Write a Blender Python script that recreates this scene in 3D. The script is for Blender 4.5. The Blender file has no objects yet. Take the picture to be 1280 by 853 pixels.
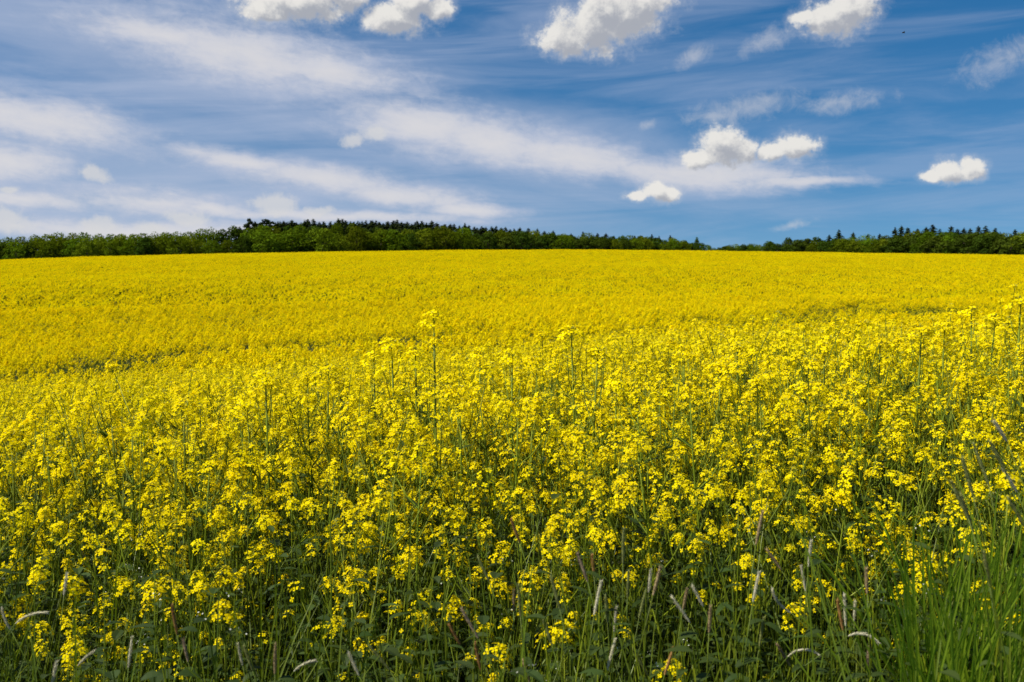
import bpy, math, random
import numpy as np
from mathutils import Vector, Matrix, Quaternion

SC = bpy.context.scene
COL = SC.collection
R = math.radians
rng = np.random.default_rng(7)
random.seed(7)

# ------------------------------------------------------------------ camera, sky, sun, exposure
F_PX = 1244.0                      # focal length in pixels of the 1280 px wide photograph (35 mm lens)
HORIZON = 370.0
PITCH = math.atan((426.5 - HORIZON) / F_PX)
CAM = Vector((0.0, 0.0, 1.5))
cam_data = bpy.data.cameras.new('camera')
cam_data.lens = 35.0; cam_data.sensor_width = 36.0
cam_data.clip_start = 0.05; cam_data.clip_end = 12000
cam_data.dof.use_dof = True; cam_data.dof.focus_distance = 4.2; cam_data.dof.aperture_fstop = 7.5
cam = bpy.data.objects.new('camera', cam_data); COL.objects.link(cam)
cam.location = CAM; cam.rotation_euler = (R(90) - PITCH, 0, 0)
SC.camera = cam

SUN_AZ, SUN_EL = R(-110), R(52)    # azimuth from the view direction (+Y), negative = left
sun_dir = Vector((math.sin(SUN_AZ) * math.cos(SUN_EL), math.cos(SUN_AZ) * math.cos(SUN_EL), math.sin(SUN_EL)))
sd = bpy.data.lights.new('sun', 'SUN'); sd.energy = 5.0; sd.angle = R(0.53); sd.color = (1.0, 0.94, 0.82)
so = bpy.data.objects.new('sun', sd); COL.objects.link(so)
so.rotation_euler = (-sun_dir).to_track_quat('-Z', 'Y').to_euler()
so.location = (0, 0, 60)

SC.view_settings.view_transform = 'Standard'; SC.view_settings.look = 'None'
SC.view_settings.exposure = 0.42; SC.view_settings.gamma = 1.0
SC.view_settings.use_curve_mapping = False
SC.cycles.max_bounces = 6; SC.cycles.diffuse_bounces = 3; SC.cycles.glossy_bounces = 2
SC.cycles.transmission_bounces = 3; SC.cycles.transparent_max_bounces = 4
SC.cycles.use_denoising = True

def ray(px, py):
    """direction of a pixel of the 1280x853 photograph, scaled to y = 1"""
    a, b = (px - 640) / F_PX, (426.5 - py) / F_PX
    c, s = math.cos(PITCH), math.sin(PITCH)
    y = c + b * s; z = -s + b * c
    return Vector((a / y, 1.0, z / y))
def at(px, py, d):
    return CAM + ray(px, py) * d

# ---- world: Nishita sky with high cirrus veils and small cumulus, laid out by azimuth and elevation
W = bpy.data.worlds.new('World'); SC.world = W; W.use_nodes = True
W.cycles.sampling_method = 'MANUAL'; W.cycles.sample_map_resolution = 256
nt = W.node_tree; nt.nodes.clear()
N = nt.nodes.new; L = nt.links.new
def setin(node, i, v):
    if isinstance(v, bpy.types.NodeSocket): L(v, node.inputs[i])
    elif v is not None: node.inputs[i].default_value = v
def M(op, a, b=None, c=None, clamp=False):
    n = N('ShaderNodeMath'); n.operation = op; n.use_clamp = clamp
    setin(n, 0, a); setin(n, 1, b); setin(n, 2, c); return n.outputs[0]
def ramp01(v, lo, hi):
    n = N('ShaderNodeMapRange'); n.interpolation_type = 'SMOOTHSTEP'
    setin(n, 0, v); setin(n, 1, lo); setin(n, 2, hi); setin(n, 3, 0.0); setin(n, 4, 1.0); return n.outputs[0]
def mixc(f, a, b):
    n = N('ShaderNodeMix'); n.data_type = 'RGBA'
    setin(n, 0, f); setin(n, 6, a); setin(n, 7, b); return n.outputs[2]
def noise(vec, scale, detail=6, rough=0.55, dist=0.0, lac=2.0):
    n = N('ShaderNodeTexNoise'); n.noise_dimensions = '3D'
    setin(n, 'Vector', vec); setin(n, 'Scale', scale); setin(n, 'Detail', detail)
    setin(n, 'Roughness', rough); setin(n, 'Distortion', dist); setin(n, 'Lacunarity', lac); return n
def vmath(op, a, b=None, s=None):
    n = N('ShaderNodeVectorMath'); n.operation = op; setin(n, 0, a)
    if b is not None: setin(n, 1, b)
    if s is not None: setin(n, 'Scale', s)
    return n.outputs['Value'] if op in ('LENGTH', 'DISTANCE', 'DOT_PRODUCT') else n.outputs[0]
def comb(x, y, z=0.0):
    n = N('ShaderNodeCombineXYZ'); setin(n, 0, x); setin(n, 1, y); setin(n, 2, z); return n.outputs[0]
def mapping(vec, loc, rot, scl):
    n = N('ShaderNodeMapping'); n.vector_type = 'TEXTURE'; setin(n, 0, vec)
    n.inputs[1].default_value = loc; n.inputs[2].default_value = (0, 0, rot); n.inputs[3].default_value = scl
    return n.outputs[0]
def sky_pt(px, py):
    r = ray(px, py); return (math.atan2(r.x, r.y), math.atan2(r.z, math.hypot(r.x, r.y)), 0.0)

tc = N('ShaderNodeTexCoord')
sep = N('ShaderNodeSeparateXYZ'); L(tc.outputs['Generated'], sep.inputs[0])
X_, Y_, Z_ = sep.outputs
az = M('ARCTAN2', X_, Y_)
el = M('ARCSINE', Z_)
P = comb(az, el, 0.0)
sky = N('ShaderNodeTexSky'); sky.sky_type = 'NISHITA'; sky.sun_disc = False
sky.sun_elevation = SUN_EL; sky.sun_rotation = SUN_AZ
sky.altitude = 200; sky.air_density = 1.0; sky.dust_density = 0.4; sky.ozone_density = 3.0
hs = N('ShaderNodeHueSaturation'); hs.inputs['Hue'].default_value = 0.498
hs.inputs['Saturation'].default_value = 1.39; hs.inputs['Value'].default_value = 0.98
L(vmath('NORMALIZE', vmath('ADD', tc.outputs['Generated'], (0.0, 0.0, 0.10))), sky.inputs['Vector'])
L(sky.outputs[0], hs.inputs['Color'])
skycol = hs.outputs[0]
# cumulus: each cloud is a union of soft ellipses (centre, radii in photo pixels, tilt in degrees)
PX = 1.0 / F_PX
CUMULUS = [
    (372, 4, 78, 26, 4), (335, 16, 40, 14, 0), (430, -6, 40, 20, 0),
    (497, 24, 46, 22, 0), (515, 4, 38, 24, 10), (545, 14, 24, 16, 0), (478, 30, 28, 16, 0),
    (705, 50, 42, 22, 0), (740, 34, 50, 34, -10), (780, 18, 56, 34, 0), (800, 2, 50, 24, 0), (760, 10, 52, 30, 0),
    (1040, 22, 44, 26, 0), (1062, 6, 40, 20, 0), (1012, 20, 26, 10, 8),
    (876, 200, 28, 15, 0), (904, 184, 34, 27, 0), (928, 190, 20, 18, 0), (962, 192, 20, 13, 10), (994, 184, 32, 17, 0),
    (798, 246, 18, 9, 0), (820, 240, 26, 15, 0), (836, 242, 14, 10, 0),
    (1166, 220, 18, 8, 0), (1188, 213, 22, 14, 0), (1213, 209, 18, 13, 0),
]
FAINT = [(346, 254, 32, 17, 6), (128, 283, 26, 14, 0), (118, 215, 22, 12, -20), (8, 276, 30, 20, 0), (442, 173, 20, 9, 6), (466, 166, 24, 13, 0), (190, 286, 30, 9, 0), (236, 274, 34, 12, 0), (400, 262, 30, 9, 0), (14, 236, 14, 5, 0), (340, 258, 40, 16, 0)]
WISPS = [(870, 68, 30, 12, 20), (955, 52, 34, 14, 22), (1245, 78, 46, 22, 20), (990, 282, 30, 6, 12),
         (810, 156, 12, 7, 10), (940, 134, 80, 18, 8), (1050, 128, 60, 14, 4), (890, 146, 46, 10, 6),]
# cirrus veils: long soft ellipses
VEILS = [
    (310, 70, 200, 36, -8), (400, 88, 110, 26, -8), (210, 48, 120, 20, -6), (60, 150, 120, 28, -8), (20, 136, 70, 22, -4),
    (530, 156, 120, 32, -10), (610, 176, 120, 28, -9), (720, 196, 150, 24, -8), (860, 214, 190, 20, -5), (1000, 229, 100, 9, -3),
    (300, 200, 90, 13, -6), (400, 222, 150, 19, -8), (500, 244, 130, 16, -8), (580, 262, 80, 9, -3),
    (190, 252, 120, 17, -3), (270, 262, 60, 12, -4), (150, 288, 260, 13, 0), (430, 272, 200, 9, 0), (10, 200, 70, 26, 0), (30, 250, 90, 12, 0),
]
HAZE_BANKS = [(40, 25, 190, 46, -4), (200, 70, 420, 70, -8), (60, 200, 300, 90, 0), (620, 180, 380, 60, -9), (350, 240, 420, 60, -4), (120, 280, 420, 40, 0)]
def union(vec, lst, grow=1.0):
    out = None
    for (cx, cy, rx, ry, a) in lst:
        v = vec
        if out is not None:            # a null dependence on the union so far keeps the evaluation one ellipse at a time
            v = vmath('ADD', vec, vmath('SCALE', (1.0, 1.0, 0.0), s=M('MULTIPLY', out, 1e-9)))
        m = mapping(v, sky_pt(cx, cy), R(a), (rx * PX * grow, ry * PX * grow, 1.0))
        d = M('SUBTRACT', 1.0, vmath('LENGTH', m))
        if out is None: out = d
        else: out = M('MAXIMUM', out, d)
    return out
# --- cumulus density evaluated twice: here, and a step towards the sun, for the lit side
def cumulus(vec, lst=CUMULUS):
    wn = noise(vec, 26, 3, 0.5)
    wv = vmath('SCALE', vmath('SUBTRACT', wn.outputs['Color'], (0.5, 0.5, 0.5)), s=0.016)
    v2 = vmath('ADD', vec, vmath('MULTIPLY', wv, (1, 1, 0)))
    f = union(v2, lst, 0.98)
    b = noise(vec, 54, 8, 0.62)
    b2 = noise(vec, 170, 6, 0.7)
    return M('ADD', M('ADD', f, M('MULTIPLY', M('SUBTRACT', b.outputs[0], 0.52), 1.45)), M('MULTIPLY', M('SUBTRACT', b2.outputs[0], 0.5), 0.7))
c0 = cumulus(P)
c1 = cumulus(vmath('ADD', P, (-0.006, 0.011, 0.0)))
cu_mask = M('MULTIPLY', ramp01(c0, -0.02, 0.40), 0.96)
lit = ramp01(M('SUBTRACT', M('MULTIPLY', c0, 0.25), M('MULTIPLY', c1, 0.62)), -0.36, 0.16)
cu_col = mixc(lit, (4.0, 4.2, 4.7, 1), (8.3, 8.1, 7.7, 1))
fa_mask = M('MULTIPLY', ramp01(cumulus(P, FAINT), -0.05, 0.65), 0.74)
# --- wisps (torn scraps)
wf = M('ADD', union(P, WISPS, 1.3), M('MULTIPLY', M('SUBTRACT', noise(P, 44, 8, 0.7, 0.4).outputs[0], 0.55), 2.0))
wi_mask = M('MULTIPLY', ramp01(wf, 0.0, 1.1), 0.50)
# --- veils
pr = mapping(P, (0, 0, 0), R(-7), (1, 1, 1))
vn = noise(vmath('MULTIPLY', pr, (7.0, 26.0, 1.0)), 1.0, 8, 0.60, 0.5)
vfine = noise(vmath('MULTIPLY', pr, (40.0, 120.0, 1.0)), 1.0, 6, 0.65, 0.3)
vw = vmath('ADD', P, vmath('MULTIPLY', vmath('SCALE', vmath('SUBTRACT', noise(vmath('MULTIPLY', P, (9, 22, 1)), 1.0, 5, 0.6).outputs['Color'], (0.5, 0.5, 0.5)), s=0.055), (1.0, 0.40, 0.0)))
vf = union(vw, [(a_, b_, c_, d_*1.12, e_) for (a_, b_, c_, d_, e_) in VEILS], 1.42)
grain = noise(vmath('MULTIPLY', pr, (60.0, 95.0, 1.0)), 1.0, 8, 0.68, 0.6)
vd = M('ADD', M('ADD', M('ADD', vf, M('MULTIPLY', M('SUBTRACT', vn.outputs[0], 0.5), 0.75)), M('MULTIPLY', M('SUBTRACT', vfine.outputs[0], 0.5), 0.40)), M('MULTIPLY', M('SUBTRACT', grain.outputs[0], 0.5), 0.45))
ve_mask = M('MULTIPLY', ramp01(vd, 0.06, 0.78), 0.84)
hz = M('ADD', union(vw, HAZE_BANKS, 1.25), M('MULTIPLY', M('SUBTRACT', vn.outputs[0], 0.5), 0.9))
hz_mask = M('MULTIPLY', ramp01(hz, -0.1, 0.9), 0.50)
# thin overall streaks, thicker to the left and low down
st = noise(vmath('MULTIPLY', mapping(P, (0, 0, 0), R(2), (1, 1, 1)), (3.2, 30.0, 1.0)), 1.0, 7, 0.58, 0.7)
leftness = ramp01(az, 0.45, -0.5)
low = ramp01(el, 0.12, -0.01)
st_amt = M('ADD', M('ADD', 0.30, M('MULTIPLY', leftness, 0.22)), M('MULTIPLY', low, 0.26))
st_mask = M('MULTIPLY', ramp01(st.outputs[0], 0.36, 0.74), st_amt)
c = mixc(M('ADD', st_mask, M('MULTIPLY', leftness, 0.07)), skycol, (4.6, 5.3, 7.0, 1))
c = mixc(hz_mask, c, (4.9, 5.5, 7.0, 1))
c = mixc(ve_mask, c, mixc(ramp01(vd, 0.25, 1.1), (5.4, 5.8, 7.0, 1), (7.5, 7.3, 7.4, 1)))
c = mixc(wi_mask, c, (6.4, 6.5, 6.9, 1))
c = mixc(fa_mask, c, (6.8, 6.8, 6.9, 1))
c = mixc(M('MULTIPLY', ramp01(c0, -0.42, 0.30), 0.32), c, (6.6, 6.7, 7.0, 1))
c = mixc(cu_mask, c, cu_col)
bg = N('ShaderNodeBackground'); bg.inputs[1].default_value = 0.074; L(c, bg.inputs[0])
wo = N('ShaderNodeOutputWorld'); L(bg.outputs[0], wo.inputs[0])

# ------------------------------------------------------------------ materials
def mat(name, col, rough=0.6, trans=0.0, tcol=None, var=0.12, hue=0.0, spec=0.3, noise_scale=None, col2=None):
    m = bpy.data.materials.new(name); m.use_nodes = True
    t = m.node_tree; t.nodes.clear()
    n = t.nodes.new; l = t.links.new
    out = n('ShaderNodeOutputMaterial'); p = n('ShaderNodeBsdfPrincipled')
    p.inputs['Roughness'].default_value = rough
    p.inputs['Specular IOR Level'].default_value = spec
    oi = n('ShaderNodeObjectInfo')
    h = n('ShaderNodeHueSaturation'); h.inputs['Color'].default_value = (*col, 1)
    if col2 is not None:
        tx = n('ShaderNodeTexCoord'); no = n('ShaderNodeTexNoise'); l(tx.outputs['Object'], no.inputs[0])
        no.inputs['Scale'].default_value = noise_scale or 5.0; no.inputs['Detail'].default_value = 4
        mr = n('ShaderNodeMapRange'); l(no.outputs[0], mr.inputs[0]); mr.inputs[1].default_value = 0.38; mr.inputs[2].default_value = 0.62
        mx = n('ShaderNodeMix'); mx.data_type = 'RGBA'; l(mr.outputs[0], mx.inputs[0])
        mx.inputs[6].default_value = (*col, 1); mx.inputs[7].default_value = (*col2, 1)
        l(mx.outputs[2], h.inputs['Color'])
    a = n('ShaderNodeMapRange'); l(oi.outputs['Random'], a.inputs[0]); a.inputs[3].default_value = 1 - var; a.inputs[4].default_value = 1 + var
    l(a.outputs[0], h.inputs['Value'])
    if hue:
        b = n('ShaderNodeMath'); b.operation = 'MULTIPLY_ADD'
        mm = n('ShaderNodeMath'); mm.operation = 'FRACT'; m7 = n('ShaderNodeMath'); m7.operation = 'MULTIPLY'; m7.inputs[1].default_value = 7.31
        l(oi.outputs['Random'], m7.inputs[0]); l(m7.outputs[0], mm.inputs[0]); l(mm.outputs[0], b.inputs[0])
        b.inputs[1].default_value = 2 * hue; b.inputs[2].default_value = 0.5 - hue; l(b.outputs[0], h.inputs['Hue'])
    l(h.outputs[0], p.inputs['Base Color'])
    if trans > 0:
        tr = n('ShaderNodeBsdfTranslucent')
        if tcol: tr.inputs[0].default_value = (*tcol, 1)
        else: l(h.outputs[0], tr.inputs[0])
        ms = n('ShaderNodeMixShader'); ms.inputs[0].default_value = trans
        l(p.outputs[0], ms.inputs[1]); l(tr.outputs[0], ms.inputs[2]); l(ms.outputs[0], out.inputs[0])
    else: l(p.outputs[0], out.inputs[0])
    return m
PETAL = mat('petal', (0.90, 0.728, 0.003), 0.6, 0.36, None, 0.08, 0.006, 0.0)
BUD = mat('bud', (0.42, 0.40, 0.03), 0.6, 0.15, None, 0.15, 0.0)
STEM = mat('stem', (0.155, 0.198, 0.010), 0.5, 0.16, None, 0.2, 0.01, 0.15)
LEAF = mat('leaf', (0.034, 0.056, 0.010), 0.55, 0.20, (0.09, 0.15, 0.008), 0.25, 0.012, 0.15)
GRASS = mat('grass_blade', (0.108, 0.150, 0.010), 0.45, 0.30, (0.18, 0.26, 0.010), 0.22, 0.012)
TUFT = mat('tuft_blade', (0.170, 0.265, 0.012), 0.42, 0.36, (0.26, 0.46, 0.02), 0.12, 0.008)
WHITE = mat('white_petal', (0.55, 0.56, 0.46), 0.6, 0.2)
SEED = {
    'silver': mat('silver_seed', (0.64, 0.60, 0.42), 0.7, 0.35, None, 0.12),
    'green': mat('green_seed', (0.25, 0.27, 0.08), 0.7, 0.35, None, 0.15),
    'tan': mat('tan_seed', (0.34, 0.25, 0.12), 0.7, 0.2, None, 0.15),
    'rust': mat('rust_seed', (0.36, 0.20, 0.06), 0.7, 0.2, None, 0.15),
    'purple': mat('purple_seed', (0.31, 0.23, 0.14), 0.7, 0.2, None, 0.15),
}
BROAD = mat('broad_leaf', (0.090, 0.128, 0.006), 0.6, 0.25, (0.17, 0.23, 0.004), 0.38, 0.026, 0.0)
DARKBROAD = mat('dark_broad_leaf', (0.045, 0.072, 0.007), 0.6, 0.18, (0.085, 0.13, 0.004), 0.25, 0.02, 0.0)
NEEDLE = mat('needle', (0.026, 0.040, 0.011), 0.6, 0.08, None, 0.25, 0.015, 0.0)
BARK = mat('bark', (0.10, 0.075, 0.055), 0.85, 0.0, None, 0.2, 0.0, 0.2, 6.0, (0.055, 0.042, 0.032))
FARGREEN = STEM
INSECT = mat('insect_body', (0.015, 0.014, 0.016), 0.4)
WING = mat('insect_wing', (0.05, 0.05, 0.055), 0.3, 0.4)

def ground_mat():
    m = bpy.data.materials.new('soil'); m.use_nodes = True
    t = m.node_tree; p = t.nodes['Principled BSDF']; n = t.nodes.new; l = t.links.new
    g = n('ShaderNodeTexCoord')
    a = n('ShaderNodeTexNoise'); l(g.outputs['Object'], a.inputs[0]); a.inputs['Scale'].default_value = 2.2; a.inputs['Detail'].default_value = 8
    b = n('ShaderNodeTexNoise'); l(g.outputs['Object'], b.inputs[0]); b.inputs['Scale'].default_value = 26; b.inputs['Detail'].default_value = 5
    r1 = n('ShaderNodeValToRGB'); l(a.outputs[0], r1.inputs[0])
    r1.color_ramp.elements[0].position = 0.38; r1.color_ramp.elements[0].color = (0.045, 0.034, 0.018, 1)
    r1.color_ramp.elements[1].position = 0.6; r1.color_ramp.elements[1].color = (0.050, 0.068, 0.016, 1)
    mx = n('ShaderNodeMix'); mx.data_type = 'RGBA'; mx.blend_type = 'MULTIPLY'; mx.inputs[0].default_value = 0.6
    l(r1.outputs[0], mx.inputs[6]); l(b.outputs[0], mx.inputs[7]); l(mx.outputs[2], p.inputs['Base Color'])
    p.inputs['Roughness'].default_value = 0.95
    bp = n('ShaderNodeBump'); bp.inputs['Strength'].default_value = 0.6; bp.inputs['Distance'].default_value = 0.05
    l(b.outputs[0], bp.inputs['Height']); l(bp.outputs[0], p.inputs['Normal'])
    return m
SOIL = ground_mat()

# ------------------------------------------------------------------ terrain
CROP_H = 1.15
_ty = np.array([-60, 0, 4, 10, 20, 40, 80, 150, 230, 247.0])
def _cz(Y, d): return 1.5 + (HORIZON - Y) / F_PX * d - CROP_H
_tz = np.array([0.1, 0.0, 0.0, _cz(448, 10), _cz(428, 20), _cz(396, 40), _cz(356, 80), _cz(329, 150), _cz(314.3, 230), _cz(313, 247)])
_ty = np.concatenate([_ty, [262, 290, 420, 650, 900, 1400, 3000, 9000]])
_sl = (HORIZON - 313) / F_PX
_tz = np.concatenate([_tz, [11.75, 1.5 + _sl * 290 - 2.4, 1.5 + _sl * 420 - 2.8, 1.5 + _sl * 650 - 4, 31, 30, 10, -60]])
def _hermite(xs, ys, q):
    m = np.zeros_like(ys); d = np.diff(ys) / np.diff(xs)
    m[1:-1] = (d[:-1] * np.diff(xs)[1:] + d[1:] * np.diff(xs)[:-1]) / (np.diff(xs)[1:] + np.diff(xs)[:-1])
    m[0] = d[0]; m[-1] = d[-1]
    q = np.clip(q, xs[0], xs[-1]); i = np.clip(np.searchsorted(xs, q) - 1, 0, len(xs) - 2)
    h = xs[i + 1] - xs[i]; t = (q - xs[i]) / h
    return ((2*t**3 - 3*t**2 + 1) * ys[i] + (t**3 - 2*t**2 + t) * h * m[i] + (-2*t**3 + 3*t**2) * ys[i+1] + (t**3 - t**2) * h * m[i+1])
def ground(x, y):
    x = np.asarray(x, float); y = np.asarray(y, float)
    z = _hermite(_ty, _tz, y)
    ax = np.abs(x)
    latn = np.where(x < 0, -2.2 * (1 - np.exp(-ax / 28)), 0.3 * (1 - np.exp(-ax / 2.5)))
    latf = np.where(x < 0, -2.2 * (np.minimum(ax, 150) / 118) ** 2, -1.05 * (np.minimum(ax, 260) / 118) ** 1.9)
    wf_ = np.clip((y - 12) / 90, 0, 1); wf_ = wf_ * wf_ * (3 - 2 * wf_)
    lat = latn * (1 - wf_) + latf * wf_
    near = np.clip((y + 2) / 5, 0, 1)
    und = 0.05 * np.sin(x * 0.21 + 1.3) * np.sin(y * 0.17 + 0.4) + 0.12 * np.sin(x * 0.045 + 0.7) * np.sin(y * 0.06)
    return z + lat * near + und * np.clip((y - 6) / 20, 0, 1)
def tilt(x, y, e=0.6):
    gx = (ground(x + e, y) - ground(x - e, y)) / (2 * e); gy = (ground(x, y + e) - ground(x, y - e)) / (2 * e)
    return gx, gy

def mesh_from(name, V, F, mats, MI=None, smooth=False):
    me = bpy.data.meshes.new(name)
    me.from_pydata([tuple(v) for v in V], [], F)
    for m in mats: me.materials.append(m)
    if MI is not None: me.polygons.foreach_set('material_index', np.asarray(MI, np.int32))
    if smooth: me.polygons.foreach_set('use_smooth', np.ones(len(F), bool))
    me.update(); return me
def link(name, me, parent=None):
    o = bpy.data.objects.new(name, me); COL.objects.link(o)
    if parent: o.parent = parent
    return o
def tag(o, label=None, cat=None, group=None, kind=None):
    if label: o['label'] = label
    if cat: o['category'] = cat
    if group: o['group'] = group
    if kind: o['kind'] = kind
    return o

gx = np.concatenate([-np.geomspace(6000, 8, 70), np.linspace(-7, 7, 29), np.geomspace(8, 6000, 70)])
gy = np.concatenate([[-3000, -600, -120, -40, -10], np.linspace(-4, 12, 33), np.geomspace(13, 9000, 110)])
GX, GY = np.meshgrid(gx, gy); GZ = ground(GX, GY)
nx = len(gx)
GV = np.stack([GX.ravel(), GY.ravel(), GZ.ravel()], 1)
GF = [(j*nx+i, j*nx+i+1, (j+1)*nx+i+1, (j+1)*nx+i) for j in range(len(gy)-1) for i in range(nx-1)]
tag(link('ground', mesh_from('ground', GV, GF, [SOIL], smooth=True)), kind='structure')

# ------------------------------------------------------------------ small geometry kit
class MB:
    def __init__(s): s.V = []; s.F = []; s.M = []
    def add(s, V, F, m=0):
        b = len(s.V); s.V.extend(V)
        s.F.extend([tuple(i + b for i in f) for f in F]); s.M.extend([m] * len(F) if isinstance(m, int) else m)
    def join(s, o, mtx, remap=None):
        b = len(s.V)
        s.V.extend([mtx @ v for v in o.V]); s.F.extend([tuple(i + b for i in f) for f in o.F])
        s.M.extend(o.M if remap is None else [remap[m] for m in o.M])
    def mesh(s, name, mats, smooth=False): return mesh_from(name, s.V, s.F, mats, s.M, smooth)
def frame(d):
    d = d.normalized(); a = Vector((0, 0, 1)) if abs(d.z) < 0.9 else Vector((1, 0, 0))
    u = d.cross(a).normalized(); return u, d.cross(u)
def tube(mb, pts, radii, n=4, m=0):
    V = []; F = []
    for i, p in enumerate(pts):
        d = pts[min(i+1, len(pts)-1)] - pts[max(i-1, 0)]; u, w = frame(d)
        for k in range(n):
            a = 2 * math.pi * k / n; V.append(p + (u * math.cos(a) + w * math.sin(a)) * radii[i])
    for i in range(len(pts) - 1):
        for k in range(n): F.append((i*n+k, i*n+(k+1) % n, (i+1)*n+(k+1) % n, (i+1)*n+k))
    F.append(tuple(range((len(pts)-1)*n, len(pts)*n)))
    mb.add(V, F, m)
def ribbon(mb, pts, widths, side, m=0, fold=0.0):
    """a blade: strip of quads along pts; fold lifts both edges above the midrib"""
    V = []; F = []
    for i, p in enumerate(pts):
        d = (pts[min(i+1, len(pts)-1)] - pts[max(i-1, 0)]).normalized()
        s = (side - d * side.dot(d)).normalized(); up = s.cross(d)
        w = widths[i] / 2
        if fold: V += [p - s*w + up*w*fold, p, p + s*w + up*w*fold]
        else: V += [p - s*w, p + s*w]
    k = 3 if fold else 2
    for i in range(len(pts) - 1):
        for j in range(k - 1): F.append((i*k+j, i*k+j+1, (i+1)*k+j+1, (i+1)*k+j))
    mb.add(V, F, m)
def U(a, b): return random.uniform(a, b)
def rdir(zmin=-1, zmax=1):
    z = U(zmin, zmax); a = U(0, 2*math.pi); r = math.sqrt(max(0, 1 - z*z)); return Vector((r*math.cos(a), r*math.sin(a), z))

# materials of a rapeseed plant: 0 petal, 1 bud, 2 stem, 3 leaf
RM = [PETAL, BUD, STEM, LEAF]
def flower(mb, c, d, r, open_=1.0):
    """four rounded petals in a cross round a small green-yellow centre"""
    u, w = frame(d); a0 = U(0, 1.57)
    for k in range(4):
        a = a0 + k * math.pi/2 + U(-.12, .12); t = u*math.cos(a) + w*math.sin(a); s = u*-math.sin(a) + w*math.cos(a)
        cup = U(.15, .5) + (1-open_)
        rr = r * U(.9, 1.1)
        V = [c + t*rr*.12 - s*rr*.10, c + t*rr*.12 + s*rr*.10,
             c + t*rr*.62 + s*rr*.36 + d*rr*cup*.45, c + t*rr*.62 - s*rr*.36 + d*rr*cup*.45,
             c + t*rr*1.0 + s*rr*.24 + d*rr*cup*.35, c + t*rr*1.0 - s*rr*.24 + d*rr*cup*.35]
        mb.add(V, [(0, 1, 2, 3), (3, 2, 4, 5)], 0)
    q = r*.2
    mb.add([c + u*q + d*r*.25, c + w*q + d*r*.25, c - u*q + d*r*.25, c - w*q + d*r*.25], [(0, 1, 2, 3)], 1)
def bud(mb, p, d, l, m=1):
    u, w = frame(d); r = l*.3
    V = [p] + [p + d*l*.5 + (u*math.cos(a) + w*math.sin(a))*r for a in (0, 2.09, 4.19)] + [p + d*l]
    mb.add(V, [(0, 2, 1), (0, 3, 2), (0, 1, 3), (4, 1, 2), (4, 2, 3), (4, 3, 1)], m)
def head(n, R0, det, tall=None):
    """one raceme: open flowers round the flanks and shoulders, buds at the tip, axis along +Z from the origin"""
    mb = MB(); Hh = R0 * (tall or U(1.2, 2.6))
    tube(mb, [Vector((0, 0, -.012)), Vector((0, 0, Hh))], [.0013, .0008], 3, 2)
    for k in range(n):
        f = (k + U(0, .8)) / n; a = k * 2.4 + U(-.4, .4)
        el_ = U(.05, .55) + f * .75; rad = R0 * (1.05 - .45*f) * U(.8, 1.15)
        o = Vector((0, 0, Hh * f * .85))
        d = Vector((math.cos(a)*math.cos(el_), math.sin(a)*math.cos(el_), math.sin(el_)))
        c = o + d * rad
        fd = (d + Vector((0, 0, U(.1, .9))) + rdir() * .3).normalized()
        if det == 2:
            u, w = frame(d); mb.add([o - u*.0005, o + u*.0005, c + u*.0004, c - u*.0004], [(0, 1, 2, 3)], 2)
            flower(mb, c, fd, U(.0074, .0098))
        elif det == 1:
            u, w = frame(fd); r = U(.0085, .0105)
            for (s, t) in ((u, w), (w, u)):
                mb.add([c - s*r + t*r*.42 + fd*r*.3, c - s*r - t*r*.42 + fd*r*.3, c - t*r*.3, c + t*r*.3], [(0, 1, 2, 3)], 0)
                mb.add([c + s*r - t*r*.42 + fd*r*.3, c + s*r + t*r*.42 + fd*r*.3, c + t*r*.3, c - t*r*.3], [(0, 1, 2, 3)], 0)
        else:
            u, w = frame((fd + rdir()*.5).normalized()); r = U(.012, .017)
            mb.add([c - u*r - w*r*.5, c + u*r*.4 - w*r, c + u*r + w*r*.5, c - u*r*.4 + w*r], [(0, 1, 2, 3)], 0)
    if det:
        for k in range(9 if det == 2 else 4):
            d = rdir(.3, 1.0); p = Vector((0, 0, Hh)) + d * R0*.22
            bud(mb, p, (d + Vector((0, 0, .6))).normalized(), U(.005, .008))
    return mb
HEADS = [head(random.randint(9, 22), U(.021, .039), 2) for _ in range(10)]
HEADS += [head(random.randint(15, 20), U(.028, .033), 2, U(.7, 1.0)) for _ in range(3)]        # flat topped, for the tallest stems
HEADS_MID = [head(random.randint(9, 15), U(.021, .031), 1) for _ in range(6)]
HEADS_FAR = [head(random.randint(8, 11), U(.022, .031), 0) for _ in range(6)]

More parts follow.
